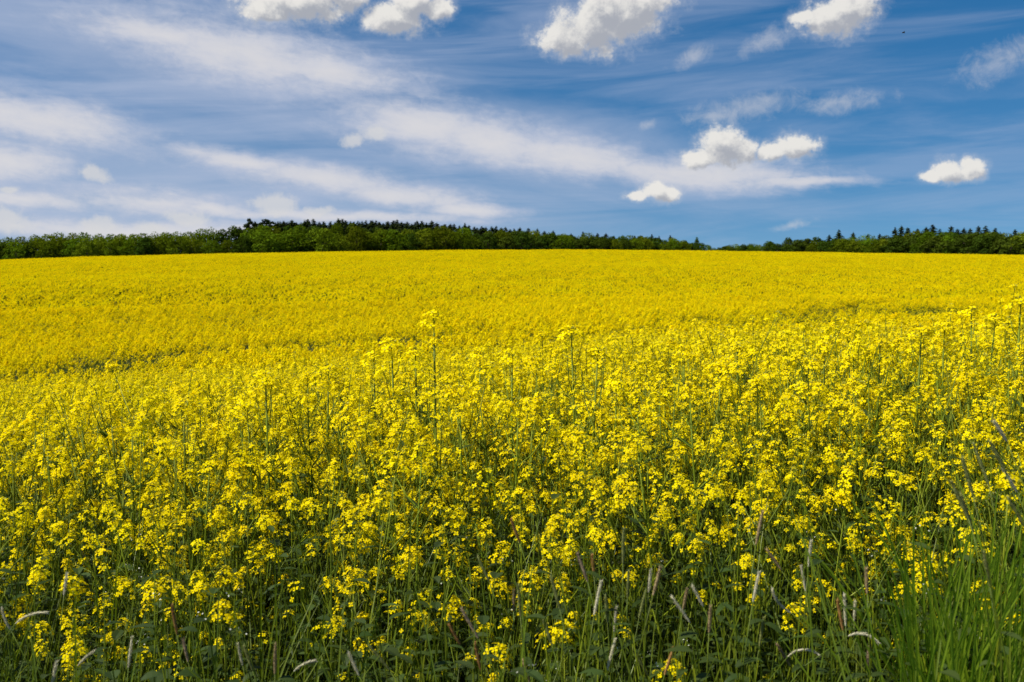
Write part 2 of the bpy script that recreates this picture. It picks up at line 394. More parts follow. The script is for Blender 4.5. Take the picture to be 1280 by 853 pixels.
def leaf(mb, p, d, l, w, m=3):
    d = d.normalized(); side = d.cross(Vector((0, 0, 1)))
    if side.length < .1: side = Vector((1, 0, 0))
    side.normalize(); pts = []; droop = U(.15, .8)
    for i in range(5):
        t = i / 4; pts.append(p + d*l*t + Vector((0, 0, -1))*l*droop*t*t*.6)
    ribbon(mb, pts, [w*.35, w*.9, w, w*.7, w*.06], side, m, U(.15, .5))
def plant(H, nb, low=False):
    """stem and branches, leaves, and where the flower heads sit; H is the height in metres"""
    st, lf, heads = MB(), MB(), []
    lean = Vector((U(-.10, .10), U(-.10, .10), 0)) * H; ph = U(0, 6.28)
    def axis(t): return Vector((0, 0, H*t)) + lean*t*t + Vector((math.cos(ph), math.sin(ph), 0))*.012*math.sin(t*5)
    ts = [0, .2, .4, .6, .8, .94]
    tube(st, [axis(t) for t in ts], [.0052, .0048, .0042, .0034, .0026, .0018], 5, 0)
    heads.append((axis(.94), (axis(.94) - axis(.85)).normalized(), U(1.0, 1.25)))
    a = U(0, 6.28)
    for b in range(nb):
        t = U(.34, .50) + (.40 * b / max(1, nb-1)); t = min(t, .88); a += 2.4 + U(-.5, .5)
        out = Vector((math.cos(a), math.sin(a), 0)); p0 = axis(t)
        top = H * U(.66, 1.0); ln = max(.09, top - p0.z); sp = min(.05 + ln * U(.25, .55), .26)
        p1 = p0 + out*sp*.55 + Vector((0, 0, ln*.42)); p2 = p0 + out*sp + Vector((0, 0, ln))
        tube(st, [p0, p1, p2], [.0026, .0021, .0013], 4, 0)
        heads.append((p2, (p2 - p1 + rdir()*.05).normalized(), U(.8, 1.1)))
        if ln > .22:          # a side twig
            q0 = p0.lerp(p1, .8); o2 = (out + rdir(-.2, .2)*1.4).normalized()
            q2 = q0 + o2*U(.05, .10) + Vector((0, 0, U(.10, .2)))
            tube(st, [q0, (q0+q2)/2 + o2*.015, q2], [.0016, .0014, .001], 3, 0)
            heads.append((q2, (Vector((0, 0, 1)) + o2*.4).normalized(), U(.6, .9)))
        leaf(lf, p0, out + Vector((0, 0, U(.2, .8))), U(.06, .12), U(.014, .026))
    # young pods and bare pedicels under the topmost flowers
    for i in range(14):
        t = U(.80, .93); a = i*2.4; p = axis(t); d = Vector((math.cos(a), math.sin(a), U(.5, 1.3))).normalized(); l = U(.02, .045)
        tube(st, [p, p + d*l], [.0008, .0006], 3, 0)
    for i in range(7):
        t = U(.06, .55); a = U(0, 6.28); d = Vector((math.cos(a), math.sin(a), U(-.1, .7)))
        leaf(lf, axis(t), d, U(.12, .22), U(.035, .06))
    return st, lf, heads
def place(p, d, s, spin):
    q = Vector((0, 0, 1)).rotation_difference(d)
    return Matrix.Translation(p) @ q.to_matrix().to_4x4() @ Matrix.Rotation(spin, 4, 'Z') @ Matrix.Scale(s, 4)
PLANTS = [plant(CROP_H * U(.94, 1.06), random.randint(5, 8)) for _ in range(12)]
def tall_plant(H):
    """slim plant that stands above the rest: a long bare stem, a flat cluster of flowers at the very top"""
    st, lf, heads = MB(), MB(), []
    lean = Vector((U(-.05, .05), U(-.05, .05), 0)) * H
    def axis(t): return Vector((0, 0, H*t)) + lean*t*t
    ts = [0, .25, .5, .75, .95]
    tube(st, [axis(t) for t in ts], [.0056, .0050, .0042, .0034, .0022], 5, 0)
    heads.append((axis(.95), (axis(.95) - axis(.9)).normalized(), U(1.15, 1.45))); a = U(0, 6.28)
    for b in range(random.randint(1, 3)):
        t = U(.80, .90); a += 2.2 + U(-.5, .5); out = Vector((math.cos(a), math.sin(a), 0)); p0 = axis(t); ln = H*(.95 - t)*U(.6, .95); sp = U(.02, .045)
        p1 = p0 + out*sp*.7 + Vector((0, 0, ln*.4)); p2 = p0 + out*sp + Vector((0, 0, ln))
        tube(st, [p0, p1, p2], [.0018, .0015, .001], 4, 0); heads.append((p2, (p2-p1).normalized(), U(.6, .9)))
    for b in range(3):
        t = U(.36, .54); a += 2.4; out = Vector((math.cos(a), math.sin(a), 0)); p0 = axis(t); ln = H*U(.12, .25); p2 = p0 + out*U(.05, .1) + Vector((0, 0, ln))
        tube(st, [p0, p0.lerp(p2, .5) + out*.012, p2], [.002, .0017, .001], 4, 0); heads.append((p2, (p2-p0).normalized(), U(.7, 1.0)))
        leaf(lf, p0, out + Vector((0, 0, .4)), U(.06, .1), U(.012, .02))
    for i in range(22):
        t = U(.74, .95); a = i*2.4; p = axis(t); d = Vector((math.cos(a), math.sin(a), U(.3, 1.0))).normalized(); l = U(.015, .03)
        tube(st, [p, p + d*l], [.0008, .0006], 3, 0)
        if i % 4 == 0: bud(lf, p + d*l, d, .006, 0)
    for i in range(5):
        t = U(.06, .4); a = U(0, 6.28); leaf(lf, axis(t), Vector((math.cos(a), math.sin(a), U(0, .6))), U(.12, .2), U(.03, .05))
    return st, lf, heads
SPARSE = [tall_plant(CROP_H) for _ in range(4)]

def merged(pl, hd):
    mb = MB(); st, lf, hs = pl
    mb.join(st, Matrix(), {0: 2}); mb.join(lf, Matrix())
    for (p, d, s) in hs: mb.join(random.choice(hd), place(p, d, s, U(0, 6.28)))
    return mb
def light_plant(hd):
    """a plant seen from ten metres and more"""
    mb = MB(); H = CROP_H
    ribbon(mb, [Vector((0, 0, .25)), Vector((0, 0, H*.92))], [.010, .005], rdir(-.1, .1), 2)
    nb = random.randint(13, 18); a = U(0, 6.28)
    for b in range(nb):
        a += 2.4; r = .17*math.sqrt(random.random()) if b else 0; p = Vector((r*math.cos(a), r*math.sin(a), H * (U(.90, 1.0) - r*r*9)))
        q = Vector((0, 0, H*U(.5, .7)))
        ribbon(mb, [q, p], [.005, .003], rdir(-.2, .2), 2)
        d = (p - q).normalized(); mb.join(random.choice(hd), place(p, d, U(.9, 1.25), U(0, 6.28)))
    for i in range(5):
        aa = U(0, 6.28); leaf(mb, Vector((0, 0, U(.4, .8)*H)), Vector((math.cos(aa), math.sin(aa), .4)), U(.10, .2), U(.03, .05))
    return mb

def scatter_object(name, protos, mats, pts, pid, rot, scl):
    """ONE object: prototypes and scatter points in one mesh, instanced by geometry nodes inside the object"""
    V = []; F = []; MI = []; PR = []
    for k, mb in enumerate(protos):
        b = len(V); V.extend([tuple(v) for v in mb.V]); F.extend([tuple(i+b for i in f) for f in mb.F]); MI.extend(mb.M); PR.extend([k]*len(mb.V))
    nb = len(V); npt = len(pts)
    me = bpy.data.meshes.new(name); me.from_pydata(V + [tuple(p) for p in pts], [], F)
    for m in mats: me.materials.append(m)
    me.polygons.foreach_set('material_index', np.asarray(MI, np.int32))
    def attr(nm, typ, arr, key='value'):
        at_ = me.attributes.new(nm, typ, 'POINT'); at_.data.foreach_set(key, arr)
    attr('proto', 'INT', np.concatenate([np.array(PR), -np.ones(npt)]).astype(np.int32))
    attr('pick', 'INT', np.concatenate([-np.ones(nb), pid]).astype(np.int32))
    attr('turn', 'FLOAT_VECTOR', np.concatenate([np.zeros((nb, 3)), rot]).astype(np.float32).ravel(), 'vector')
    attr('size', 'FLOAT', np.concatenate([np.ones(nb), scl]).astype(np.float32))
    o = link(name, me)
    ng = bpy.data.node_groups.new(name, 'GeometryNodeTree')
    ng.interface.new_socket('Geometry', in_out='INPUT', socket_type='NodeSocketGeometry')
    ng.interface.new_socket('Geometry', in_out='OUTPUT', socket_type='NodeSocketGeometry')
    n = ng.nodes.new; l = ng.links.new
    gi, go, jn = n('NodeGroupInput'), n('NodeGroupOutput'), n('GeometryNodeJoinGeometry')
    def named(nm, typ):
        a = n('GeometryNodeInputNamedAttribute'); a.data_type = typ; a.inputs[0].default_value = nm; return a.outputs[0]
    def eq(s, v):
        q = n('FunctionNodeCompare'); q.data_type = 'INT'; q.operation = 'EQUAL'; l(s, q.inputs[2]); q.inputs[3].default_value = v; return q.outputs[0]
    pr, pk, tn, sz = named('proto', 'INT'), named('pick', 'INT'), named('turn', 'FLOAT_VECTOR'), named('size', 'FLOAT')
    sp = n('GeometryNodeSeparateGeometry'); l(gi.outputs[0], sp.inputs[0]); l(eq(pr, -1), sp.inputs[1])
    for k in range(len(protos)):
        s = n('GeometryNodeSeparateGeometry'); l(gi.outputs[0], s.inputs[0]); l(eq(pr, k), s.inputs[1])
        i = n('GeometryNodeInstanceOnPoints'); l(sp.outputs[0], i.inputs['Points']); l(eq(pk, k), i.inputs['Selection'])
        l(s.outputs[0], i.inputs['Instance']); l(tn, i.inputs['Rotation']); l(sz, i.inputs['Scale'])
        l(i.outputs[0], jn.inputs[0])
    l(jn.outputs[0], go.inputs[0])
    md = o.modifiers.new('scatter', 'NODES'); md.node_group = ng
    return o

# ------------------------------------------------------------------ the wood beyond the field
def leaf_cards(mb, c, n, r, size, m=0, flat=.8, shell=.55):
    for _ in range(n):
        d = rdir(-.75, 1); rr = r * (shell + (1-shell) * random.random() ** .6)
        p = c + Vector((d.x*rr, d.y*rr, d.z*rr*flat)); nn = (d + rdir()*.9).normalized(); u, w = frame(nn)
        s = size * U(.6, 1.3); a = U(0, 6.28); u, w = u*math.cos(a)+w*math.sin(a), w*math.cos(a)-u*math.sin(a)
        mb.add([p - u*s, p - w*s*.55, p + u*s, p + w*s*.55], [(0, 1, 2, 3)], m)
def broadleaf(H, Wd, base):
    tr, cr = MB(), MB()
    ax = [Vector((U(-.1, .1)*i, U(-.1, .1)*i, H*.16*i)) for i in range(5)]
    tube(tr, ax, [.26, .22, .18, .13, .07], 7, 0)
    nl = random.randint(9, 13)
    for k in range(nl):
        a = k*2.4 + U(-.4, .4); f = k/(nl-1)
        hz = H*(base + (.86-base)*f); rad = Wd*.5*math.sin(math.pi*(.22 + .70*f)) * U(.45, .8) if k < nl-1 else U(0, .4)
        c = Vector((rad*math.cos(a), rad*math.sin(a), hz + U(-.3, .3)))
        b = ax[min(4, 1+int(f*3))]
        tube(tr, [b, b.lerp(c, .5) + Vector((0, 0, -.1*H*.2)), c], [.09, .06, .025], 4, 0)
        leaf_cards(cr, c, random.randint(170, 240), Wd*U(.19, .29), .30, 0)
    return tr, cr
def conifer(H, Wd, base):
    tr, cr = MB(), MB()
    tube(tr, [Vector((0, 0, 0)), Vector((.03, 0, H*.5)), Vector((0, 0, H))], [.2, .13, .02], 6, 0)
    tiers = 24
    for i in range(tiers):
        f = i/(tiers-1); z = H*(base + (1-base)*f); r = Wd*.5*(1-f)**.62*U(.65, 1.2) + .12
        nb = random.randint(7, 10)
        for k in range(nb):
            a = 6.28*k/nb + U(-.35, .35); rr = r*U(.7, 1.1); d = Vector((math.cos(a), math.sin(a), 0)); s = Vector((-d.y, d.x, 0))
            zz = z + U(-.35, .25)
            for j in range(4):
                t0, t1 = j/4, (j+1.2)/4; wd = (.36*(1-t0*.6))
                p0 = Vector((0, 0, zz)) + d*rr*t0 - Vector((0, 0, rr*.30*t0)); p1 = Vector((0, 0, zz)) + d*rr*t1 - Vector((0, 0, rr*.36*t1))
                sw = s*wd*U(.6, 1.2) + Vector((0, 0, U(-.15, .1)))
                cr.add([p0 - sw*.6, p0 + sw*.6, p1 + sw, p1 - sw], [(0, 1, 2, 3)], 0)
    bud(cr, Vector((0, 0, H*.96)), Vector((0, 0, 1)), H*.05, 0)
    return tr, cr
def pine(H, Wd):
    tr, cr = MB(), MB()
    ax = [Vector((0, 0, 0)), Vector((.15, 0, H*.4)), Vector((.05, .1, H*.75)), Vector((.1, 0, H*.99))]
    tube(tr, ax, [.26, .2, .12, .03], 7, 0)
    for k in range(20):
        f = k/19; a = k*2.4 + U(-.3, .3); z = H*(.30 + .66*f); r = Wd*.5*(1-f)**.7*U(.55, 1.1) + .2
        c = Vector((.1, .05, z)); e = c + Vector((math.cos(a)*r, math.sin(a)*r, U(-.1, .5)))
        tube(tr, [c, e], [.06, .02], 4, 0); leaf_cards(cr, e, 80, .6 + Wd*.12*(1-f), .24, 0, .6)
    leaf_cards(cr, Vector((.1, 0, H*.985)), 26, .22, .16, 0, 1.6)
    return tr, cr
TREE_KINDS = {}
def tree_kind(key, gens, crown_mat):
    out = []
    for (tr, cr) in gens:
        out.append((tr.mesh('trunk', [BARK], True), cr.mesh('crown', [crown_mat])))
    TREE_KINDS[key] = out
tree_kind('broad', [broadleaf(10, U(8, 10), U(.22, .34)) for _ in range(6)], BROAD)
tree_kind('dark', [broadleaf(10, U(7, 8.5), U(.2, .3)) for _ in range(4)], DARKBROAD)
tree_kind('conifer', [conifer(10, U(4.6, 6.2), .18) for _ in range(5)], NEEDLE)
tree_kind('pine', [pine(10, 7.0) for _ in range(2)], NEEDLE)
NAMES = {'broad': ('broadleaf_tree', 'tree', 'bright broadleaf trees along the edge of the wood'),
         'dark': ('broadleaf_tree', 'tree', 'dark broadleaf trees in the shade of the wood'),
         'conifer': ('conifer_tree', 'tree', 'dark conifers on the skyline of the wood'),
         'pine': ('pine_tree', 'tree', None)}
DEFLAB = {'broad': 'fresh green broadleaf tree with a round crown in the row behind the yellow field',
          'dark': 'dark green broadleaf tree in the dense wood behind the yellow field',
          'conifer': 'narrow dark conifer in the dense row on the wooded skyline',
          'pine': 'dark pine tree on the skyline'}
def tree(key, px, top, d, wscale=1.0, label=None, ungroup=False):
    b = at(px, 320, d); x, y = b.x, d
    z0 = float(ground(x, y)) - .15; h = at(px, top, d).z - z0
    nm, cat, grp = NAMES[key]
    tm, cm = random.choice(TREE_KINDS[key])
    e = bpy.data.objects.new(nm, None); COL.objects.link(e); e.empty_display_size = .5
    e.location = (x, y, z0); e.rotation_euler = (0, 0, U(0, 6.28)); s = max(.35, h/10.3)
    e.scale = (s*wscale, s*wscale, s)
    tag(e, label or DEFLAB[key], cat, None if ungroup else grp)
    link('trunk', tm, e); link('crown', cm, e)
    return e
SKX = [-80, 0, 60, 100, 150, 200, 245, 262, 300, 340, 400, 450, 500, 550, 600, 650, 700, 750, 800, 850, 875, 890, 905, 940, 975, 1000, 1030, 1050, 1080, 1110, 1150, 1200, 1240, 1280, 1360]
SKY = [299, 296, 293, 292, 291, 290, 289, 285, 282, 280, 279, 278, 280, 281, 285, 289, 292, 295, 296, 299, 302, 312, 309, 305, 303, 298, 297, 295, 297, 294, 289, 289, 289, 290, 290]
DSX = [-80, 0, 260, 420, 620, 800, 885, 900, 1000, 1280, 1360]
DSY = [310, 315, 330, 340, 400, 470, 520, 560, 540, 440, 430]
def skyl(px): return float(np.interp(px, SKX, SKY)) - (4.0 if 300 < px < 560 else (3.0 if 560 <= px < 860 else (4.0 if 896 < px < 1010 else (2.5 if px > 920 else 1.0))))
def wd(px): return float(np.interp(px, DSX, DSY))
def amp(px): return float(np.interp(px, [0, 240, 300, 520, 700, 900, 1280], [1.5, 2, 5, 5, 3, 2, 3]))
# front row of broadleaf trees
px = -60
while px < 1345:
    d = wd(px) + U(-4, 4)
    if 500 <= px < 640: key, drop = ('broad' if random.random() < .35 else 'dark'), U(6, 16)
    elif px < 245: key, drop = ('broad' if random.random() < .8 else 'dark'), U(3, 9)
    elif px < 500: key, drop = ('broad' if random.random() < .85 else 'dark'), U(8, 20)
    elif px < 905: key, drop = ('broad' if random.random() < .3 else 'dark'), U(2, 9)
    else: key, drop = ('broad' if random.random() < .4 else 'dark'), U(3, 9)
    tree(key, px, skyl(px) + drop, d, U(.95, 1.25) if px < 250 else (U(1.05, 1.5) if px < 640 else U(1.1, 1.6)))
    px += U(11, 17) if px < 250 else (U(13, 24) if px < 640 else U(9, 14))
# second row, taller
px = -60
while px < 1345:
    d = wd(px) + U(9, 14)
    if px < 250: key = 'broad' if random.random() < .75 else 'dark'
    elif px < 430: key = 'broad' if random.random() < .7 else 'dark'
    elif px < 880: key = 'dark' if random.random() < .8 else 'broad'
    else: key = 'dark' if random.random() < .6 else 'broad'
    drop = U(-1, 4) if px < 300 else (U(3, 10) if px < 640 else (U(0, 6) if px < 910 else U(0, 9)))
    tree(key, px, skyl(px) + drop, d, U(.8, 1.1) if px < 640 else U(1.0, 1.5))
    px += U(12, 19) if px < 640 else U(9, 14)
# conifers on the skyline
px = 345
while px < 880:
    d = wd(px) + U(18, 30)
    tree('conifer', px, skyl(px) + U(-2.0, 5), d, U(1.0, 1.7)); px += U(3.8, 7.5) if px < 640 else U(7, 15)
px = 300
while px < 700:
    tree('conifer', px, skyl(px) + U(-1.0, 4), wd(px) + U(34, 40), U(1.5, 2.2)); px += U(7, 12)
px = 350
while px < 700:                                       # another rank shows as dark trunks between the pale crowns
    tree('conifer', px, skyl(px) + U(3, 9), wd(px) + U(14, 18), U(1.0, 1.35)); px += U(9, 15)
for px, top in ((892, 310), (899, 309), (905, 307.5), (912, 307), (920, 306), (929, 305), (938, 304)): tree('dark' if px % 2 else 'broad', px, top, 540, 1.2)
for px, top in ((962, 301), (985, 296), (1003, 299)): tree('dark', px, top, wd(px) + 16, .9)
for i, (px, top) in enumerate(((1036, 296), (1048, 291), (1066, 294), (1084, 295), (1099, 294), (1118, 288), (1126, 286), (1134, 287), (1146, 289), (1157, 286), (1165, 285), (1174, 288),
                (1188, 287), (1196, 289), (1204, 288), (1212, 289), (1222, 287), (1231, 286), (1243, 289), (1268, 291))):
    tree('conifer', px, top - 4 + U(-1, 2), wd(px) + 24, U(1.1, 1.6))
tree('pine', 313, 272.5, 352, .8, 'tall thin-topped pine rising highest, left of its broader twin on the skyline', True)
tree('pine', 334, 274, 356, 1.6, 'tall broad dark pine rising highest, right of its thinner twin on the skyline', True)
tree('dark', 871, 296, 505, .42, 'slender upright dark tree standing at the left edge of the gap in the wood', True)
tree('broad', 886, 306.5, 500, .75, 'low rounded tree ending the wood at the gap, beside a slender upright one', True)

# ------------------------------------------------------------------ rapeseed crop
# wheel tracks of the tractor (polylines in metres) where the crop is thin
def gp(px, py):
    """where the canopy is seen at that pixel"""
    r = ray(px, py); ds = np.geomspace(6, 262, 900)
    hz = ground(r.x*ds, ds) + CROP_H*.9; rz = CAM.z + r.z*ds
    k = np.nonzero(rz < hz)[0]
    dd = ds[k[0]] if len(k) else 240.0
    return (r.x*dd, dd)
TRACKS = [[(430, 456), (530, 444), (620, 434), (720, 423), (805, 415), (890, 408), (945, 405), (1036, 394), (1098, 389), (1180, 383)],
          [(-70, 490), (20, 474), (80, 455), (150, 442), (230, 437), (330, 432), (480, 424)],
          [(-60, 376), (60, 372), (160, 369), (290, 372), (420, 370)],
          [(580, 350), (660, 352), (760, 352), (830, 354)],
          [(840, 397), (960, 391), (1060, 381), (1160, 372)]]
TRACKS = [[gp(*p) for p in t] for t in TRACKS]
TW = [3.6, 3.0, 1.0, 1.6, .8]
def seg_dist(x, y, poly):
    out = np.full_like(x, 1e9)
    for (a, b) in zip(poly[:-1], poly[1:]):
        ax, ay = a; bx, by = b; vx, vy = bx-ax, by-ay
        t = np.clip(((x-ax)*vx + (y-ay)*vy) / (vx*vx+vy*vy), 0, 1)
        out = np.minimum(out, np.hypot(x - ax - t*vx, y - ay - t*vy))
    return out
_ph = rng.uniform(0, 6.28, (8, 2)); _fr = rng.normal(0, 1, (8, 2))
def bumps(x, y, k):
    s = np.zeros_like(x)
    for i in range(8): s += np.sin(x*_fr[i, 0]*k + _ph[i, 0]) * np.sin(y*_fr[i, 1]*k + _ph[i, 1])
    return s / 2.8
def keep_prob(x, y):
    p = np.ones_like(x)
    for t, w in zip(TRACKS, TW):
        d = seg_dist(x, y, t); gap = np.clip(1.35 - d/w, 0, 1) * np.clip(.80 + bumps(x, y, .8)*.45, 0, .96)
        p *= 1 - gap
    thin = np.clip(bumps(x, y, .55) - .75, 0, 1) * .9
    return p * (1 - thin)
def ring(y0, y1, dens, margin=1.16, extra=1.0):
    """jittered points of the field between two depths, inside a widened view"""
    area = (0.515*margin) * (y1*y1 - y0*y0) + 2*extra*(y1-y0); n = int(area*dens)
    y = np.sqrt(rng.uniform(y0*y0, y1*y1, n)); x = rng.uniform(-1, 1, n) * (.515*margin*y + extra)
    return x, y
def lay(x, y, nvar, smin, smax, lift=0.0, tilted=False):
    n = len(x); rot = np.zeros((n, 3)); rot[:, 2] = rng.uniform(0, 6.28, n)
    if tilted:
        rot[:, 2] = rng.integers(0, 1, n)
        tx, ty = tilt(x, y); rot[:, 0] = np.arctan(ty); rot[:, 1] = -np.arctan(tx)
    else: rot[:, :2] = rng.normal(0, .05, (n, 2))
    scl = rng.uniform(smin, smax, n)
    return np.stack([x, y, ground(x, y) + lift], 1), rng.integers(0, nvar, n), rot, scl

NEAR_END = 4.9
# --- near belt of the crop: every plant whole, from where the single plants end to 14 m
x, y = ring(NEAR_END, 14, 40); k = rng.random(len(x)) < keep_prob(x, y); x, y = x[k], y[k]
pts, pid, rot, scl = lay(x, y, 12, .87, 1.04)
tall = rng.random(len(x)) < np.where(y < 7, .05, .02); pid[tall] = 12 + rng.integers(0, 4, tall.sum()); scl[tall] *= rng.uniform(1.04, 1.18, tall.sum())
near_protos = [merged(p, HEADS) for p in PLANTS] + [merged(p, HEADS) for p in SPARSE]
o = scatter_object('rapeseed_crop', near_protos, RM, pts, pid, rot, scl)
tag(o, 'dense flowering rapeseed just behind the single plants of the field edge', 'crop', kind='stuff')
# --- middle field; in the wheel tracks and thin patches the plants stay low, green and mostly without flowers
x, y = ring(14, 62, 11); low_ = rng.random(len(x)) > keep_prob(x, y)
pts, pid, rot, scl = lay(x, y, 8, .80, 1.10); scl *= (1 + .05*bumps(x, y, .35)) * (.78 + .22*keep_prob(x, y))
pid[low_] = 8 + rng.integers(0, 2, low_.sum()); scl[low_] = rng.uniform(.55, .85, low_.sum())
def green_plant():
    mb = MB(); H = CROP_H
    for k in range(9):
        a = U(0, 6.28); r = U(.03, .2); p = Vector((r*math.cos(a), r*math.sin(a), H*U(.75, 1.0)))
        ribbon(mb, [p*.4, p], [.009, .004], rdir(-.2, .2), 2)
        for j in range(4): leaf(mb, p*U(.5, .95), rdir(-.2, .8), U(.08, .18), U(.02, .05))
        if k < 3: mb.join(random.choice(HEADS_FAR), place(p, Vector((0, 0, 1)), .8, U(0, 6.28)))
    return mb
o = scatter_object('rapeseed_crop', [light_plant(HEADS_MID if i < 4 else HEADS_FAR) for i in range(8)] + [green_plant(), green_plant()], RM, pts, pid, rot, scl)
tag(o, 'yellow rapeseed canopy in the middle of the field, crossed by faint wheel tracks', 'crop', kind='stuff')
# --- far field: patches of plants
def patch(S, dens):
    mb = MB(); n = int(S*S*dens)
    for _ in range(n):
        x0, y0 = U(-S/2, S/2)*1.1, U(-S/2, S/2)*1.1; H = CROP_H*U(.76, 1.08)
        for b in range(16):
            r = .2*math.sqrt(random.random()); a = U(0, 6.28); p = Vector((x0 + r*math.cos(a), y0 + r*math.sin(a), H - r*r*7 - U(0, .06)))
            for j in range(4):
                q = p + rdir()*.028; nn = (rdir(-.2, 1) + Vector((0, 0, .3))).normalized(); u, w = frame(nn); s = U(.020, .030)
                mb.add([q - u*s, q - w*s*.8, q + u*s, q + w*s*.8], [(0, 1, 2, 3)], 0)
        for j in range(5):
            a = U(0, 6.28); q = Vector((x0 + U(-.08, .08), y0 + U(-.08, .08), 0)); s = Vector((math.cos(a), math.sin(a), 0))*U(.02, .045)
            z0, z1 = H*U(.45, .6), H*U(.74, .90)
            mb.add([q - s + Vector((0, 0, z0)), q + s + Vector((0, 0, z0)), q + s*.5 + Vector((0, 0, z1)), q - s*.5 + Vector((0, 0, z1))], [(0, 1, 2, 3)], 2 if j % 2 else 3)
    return mb
S = 2.2
xs, ys = [], []
yy = 60.5
while yy < 258:
    hw = .515*1.16*yy + 6; row = np.arange(-hw, hw, S) + rng.uniform(-1, 1); xs.append(row + rng.uniform(-.3, .3, len(row))); ys.append(np.full(len(row), yy) + rng.uniform(-.3, .3, len(row))); yy += S
x, y = np.concatenate(xs), np.concatenate(ys)
pts, pid, rot, scl = lay(x, y, 5, .96, 1.05, 0, True)
kp = keep_prob(x, y)
pts[:, 2] += .05*bumps(x, y, .25) - .22*(1-kp)
spin = rng.integers(0, 4, len(x))
o = scatter_object('rapeseed_crop', [patch(S, 8.5) for _ in range(5)], RM, pts, pid, rot, scl)
tag(o, 'far rapeseed canopy rising smoothly to the crest in front of the wood', 'crop', kind='stuff')

# ------------------------------------------------------------------ single rapeseed plants of the near edge
head_meshes = [h.mesh('flower_head', RM) for h in HEADS]
plant_meshes = []
for (st, lf, hs) in PLANTS + SPARSE:
    plant_meshes.append((st.mesh('stem', [STEM], True), lf.mesh('leaves', [BUD, BUD, STEM, LEAF]), [(p, d, s, random.randrange(10, 13) if (len(plant_meshes) >= 12 and i_ == 0) else random.randrange(10), U(0, 6.28)) for i_, (p, d, s) in enumerate(hs)]))
PG = 'rapeseed plants along the near edge of the field'
DEF_PLANT = 'flowering rapeseed plant with several yellow heads in the crowded near edge of the field'
def rape(x, y, var, s, rz, lean=(0, 0), label=None, wide=1.0):
    e = bpy.data.objects.new('rapeseed_plant', None); COL.objects.link(e); e.empty_display_size = .1
    e.location = (x, y, float(ground(x, y)) - .01); e.rotation_euler = (lean[0], lean[1], rz); e.scale = (s*wide, s*wide, s)
    tag(e, label or DEF_PLANT, 'plant', None if label else PG)
    sm, lm, hs = plant_meshes[var]
    link('stem', sm, e); link('leaves', lm, e)
    for (p, d, sc, hv, sp) in hs:
        h = link('flower_head', head_meshes[hv], e); h.matrix_local = place(p, d, sc / (1.0 if s > .8 else .85), sp)
    return e
# the ones that stand out, by the top of their head: px, py, depth
TALL = [(543, 398, 3.6, 'tallest straight rapeseed plant left of centre, small head far above the yellow canopy'),
        (716, 413, 3.5, 'lone tall rapeseed plant right of centre with a flat yellow head on a bare stem'),
        (491, 428, 3.7, 'tall rapeseed plant with a sparse head, beside the tallest stem left of centre'),
        (468, 446, 3.9, None), (600, 438, 4.6, None), (333, 468, 3.5, 'tall thin rapeseed plant rising alone at the left with a small bud head'),
        (385, 470, 4.2, None), (102, 505, 3.7, None), (44, 520, 3.4, None), (15, 540, 3.1, None), (250, 486, 3.8, None),
        (855, 436, 4.0, None), (770, 482, 3.3, None), (922, 432, 3.8, None), (985, 450, 4.2, None), (1060, 417, 4.4, None), (1125, 428, 4.3, None),
        (1180, 408, 3.9, None), (1240, 398, 3.6, None), (1274, 374, 3.4, 'tallest rapeseed plant at the right, leaning stem reaching into the far field'),
        (690, 452, 4.4, None), (808, 452, 4.4, None), (425, 480, 3.9, None), (297, 585, 2.9, 'straight dark-stemmed rapeseed plant at the left with one round head of flowers'),
        (665, 520, 3.2, None), (1000, 480, 3.5, None), (1210, 470, 3.1, None), (560, 470, 4.1, None), (180, 520, 3.9, None)] + [(a_, b_ - 15, 3.2 + .9*((i_*37) % 10)/10, None) for i_, (a_, b_) in enumerate(((230, 518), (145, 548), (640, 458), (900, 470), (1030, 444), (1100, 440), (1150, 424), (1215, 402), (1262, 420), (745, 452), (310, 524), (410, 472), (520, 456), (575, 500), (870, 500), (950, 496), (60, 562), (275, 545), (680, 560), (820, 540), (1050, 520), (450, 560)))]
nplants = 0
for (px_, py_, d_, lab) in TALL:
    b = at(px_, py_ + 6, d_); x_, y_ = b.x, d_; g = float(ground(x_, y_)); v = 12 + random.randrange(4)
    rz = U(0, 6.28); p0 = plant_meshes[v][2][0][0]; s_ = (b.z - g) / (p0.z + .02)
    tp = Matrix.Rotation(rz, 3, 'Z') @ p0 * s_
    rape(x_ - tp.x, y_ - tp.y, v, s_, rz, (0, 0), lab, 1.0 if s_ < 1.1 else 1.15); nplants += 1
# named low ones in front of the field
for (px_, py_, d_, lab) in [(708, 792, 2.15, 'low rapeseed sprig with one compact bright head among the grasses at the bottom centre'),
                            (832, 838, 2.0, None), (285, 775, 2.2, 'short rapeseed sprig with bright open flowers hanging low at the left'),
                            (1225, 738, 2.1, 'rapeseed sprig with loose bright flowers beside the long grass tuft at the right'),
                            (1245, 610, 2.2, 'rapeseed head standing apart at the right edge above dark grass'),
                            (985, 765, 2.25, None), (95, 735, 2.4, None), (205, 740, 2.4, None), (1155, 715, 2.3, None), (570, 765, 2.4, None), (610, 815, 2.1, None), (105, 815, 2.2, None)]:
    b = at(px_, py_, d_); g = float(ground(b.x, d_)); v = 12 + random.randrange(4)
    rape(b.x, d_, v, (b.z - g)/(CROP_H*.96), U(0, 6.28), (U(-.02, .02), U(-.02, .02)), lab, U(.85, 1.0)); nplants += 1
cells = []
gyv = 2.45
while gyv < NEAR_END:
    hw = .515*1.06*gyv + .12; st_ = .155
    for gxv in np.arange(-hw, hw, st_): cells.append((gxv + U(-.075, .075), gyv + U(-.075, .075)))
    gyv += .160
cells.sort(key=lambda c: c[1])
want = 300 - nplants
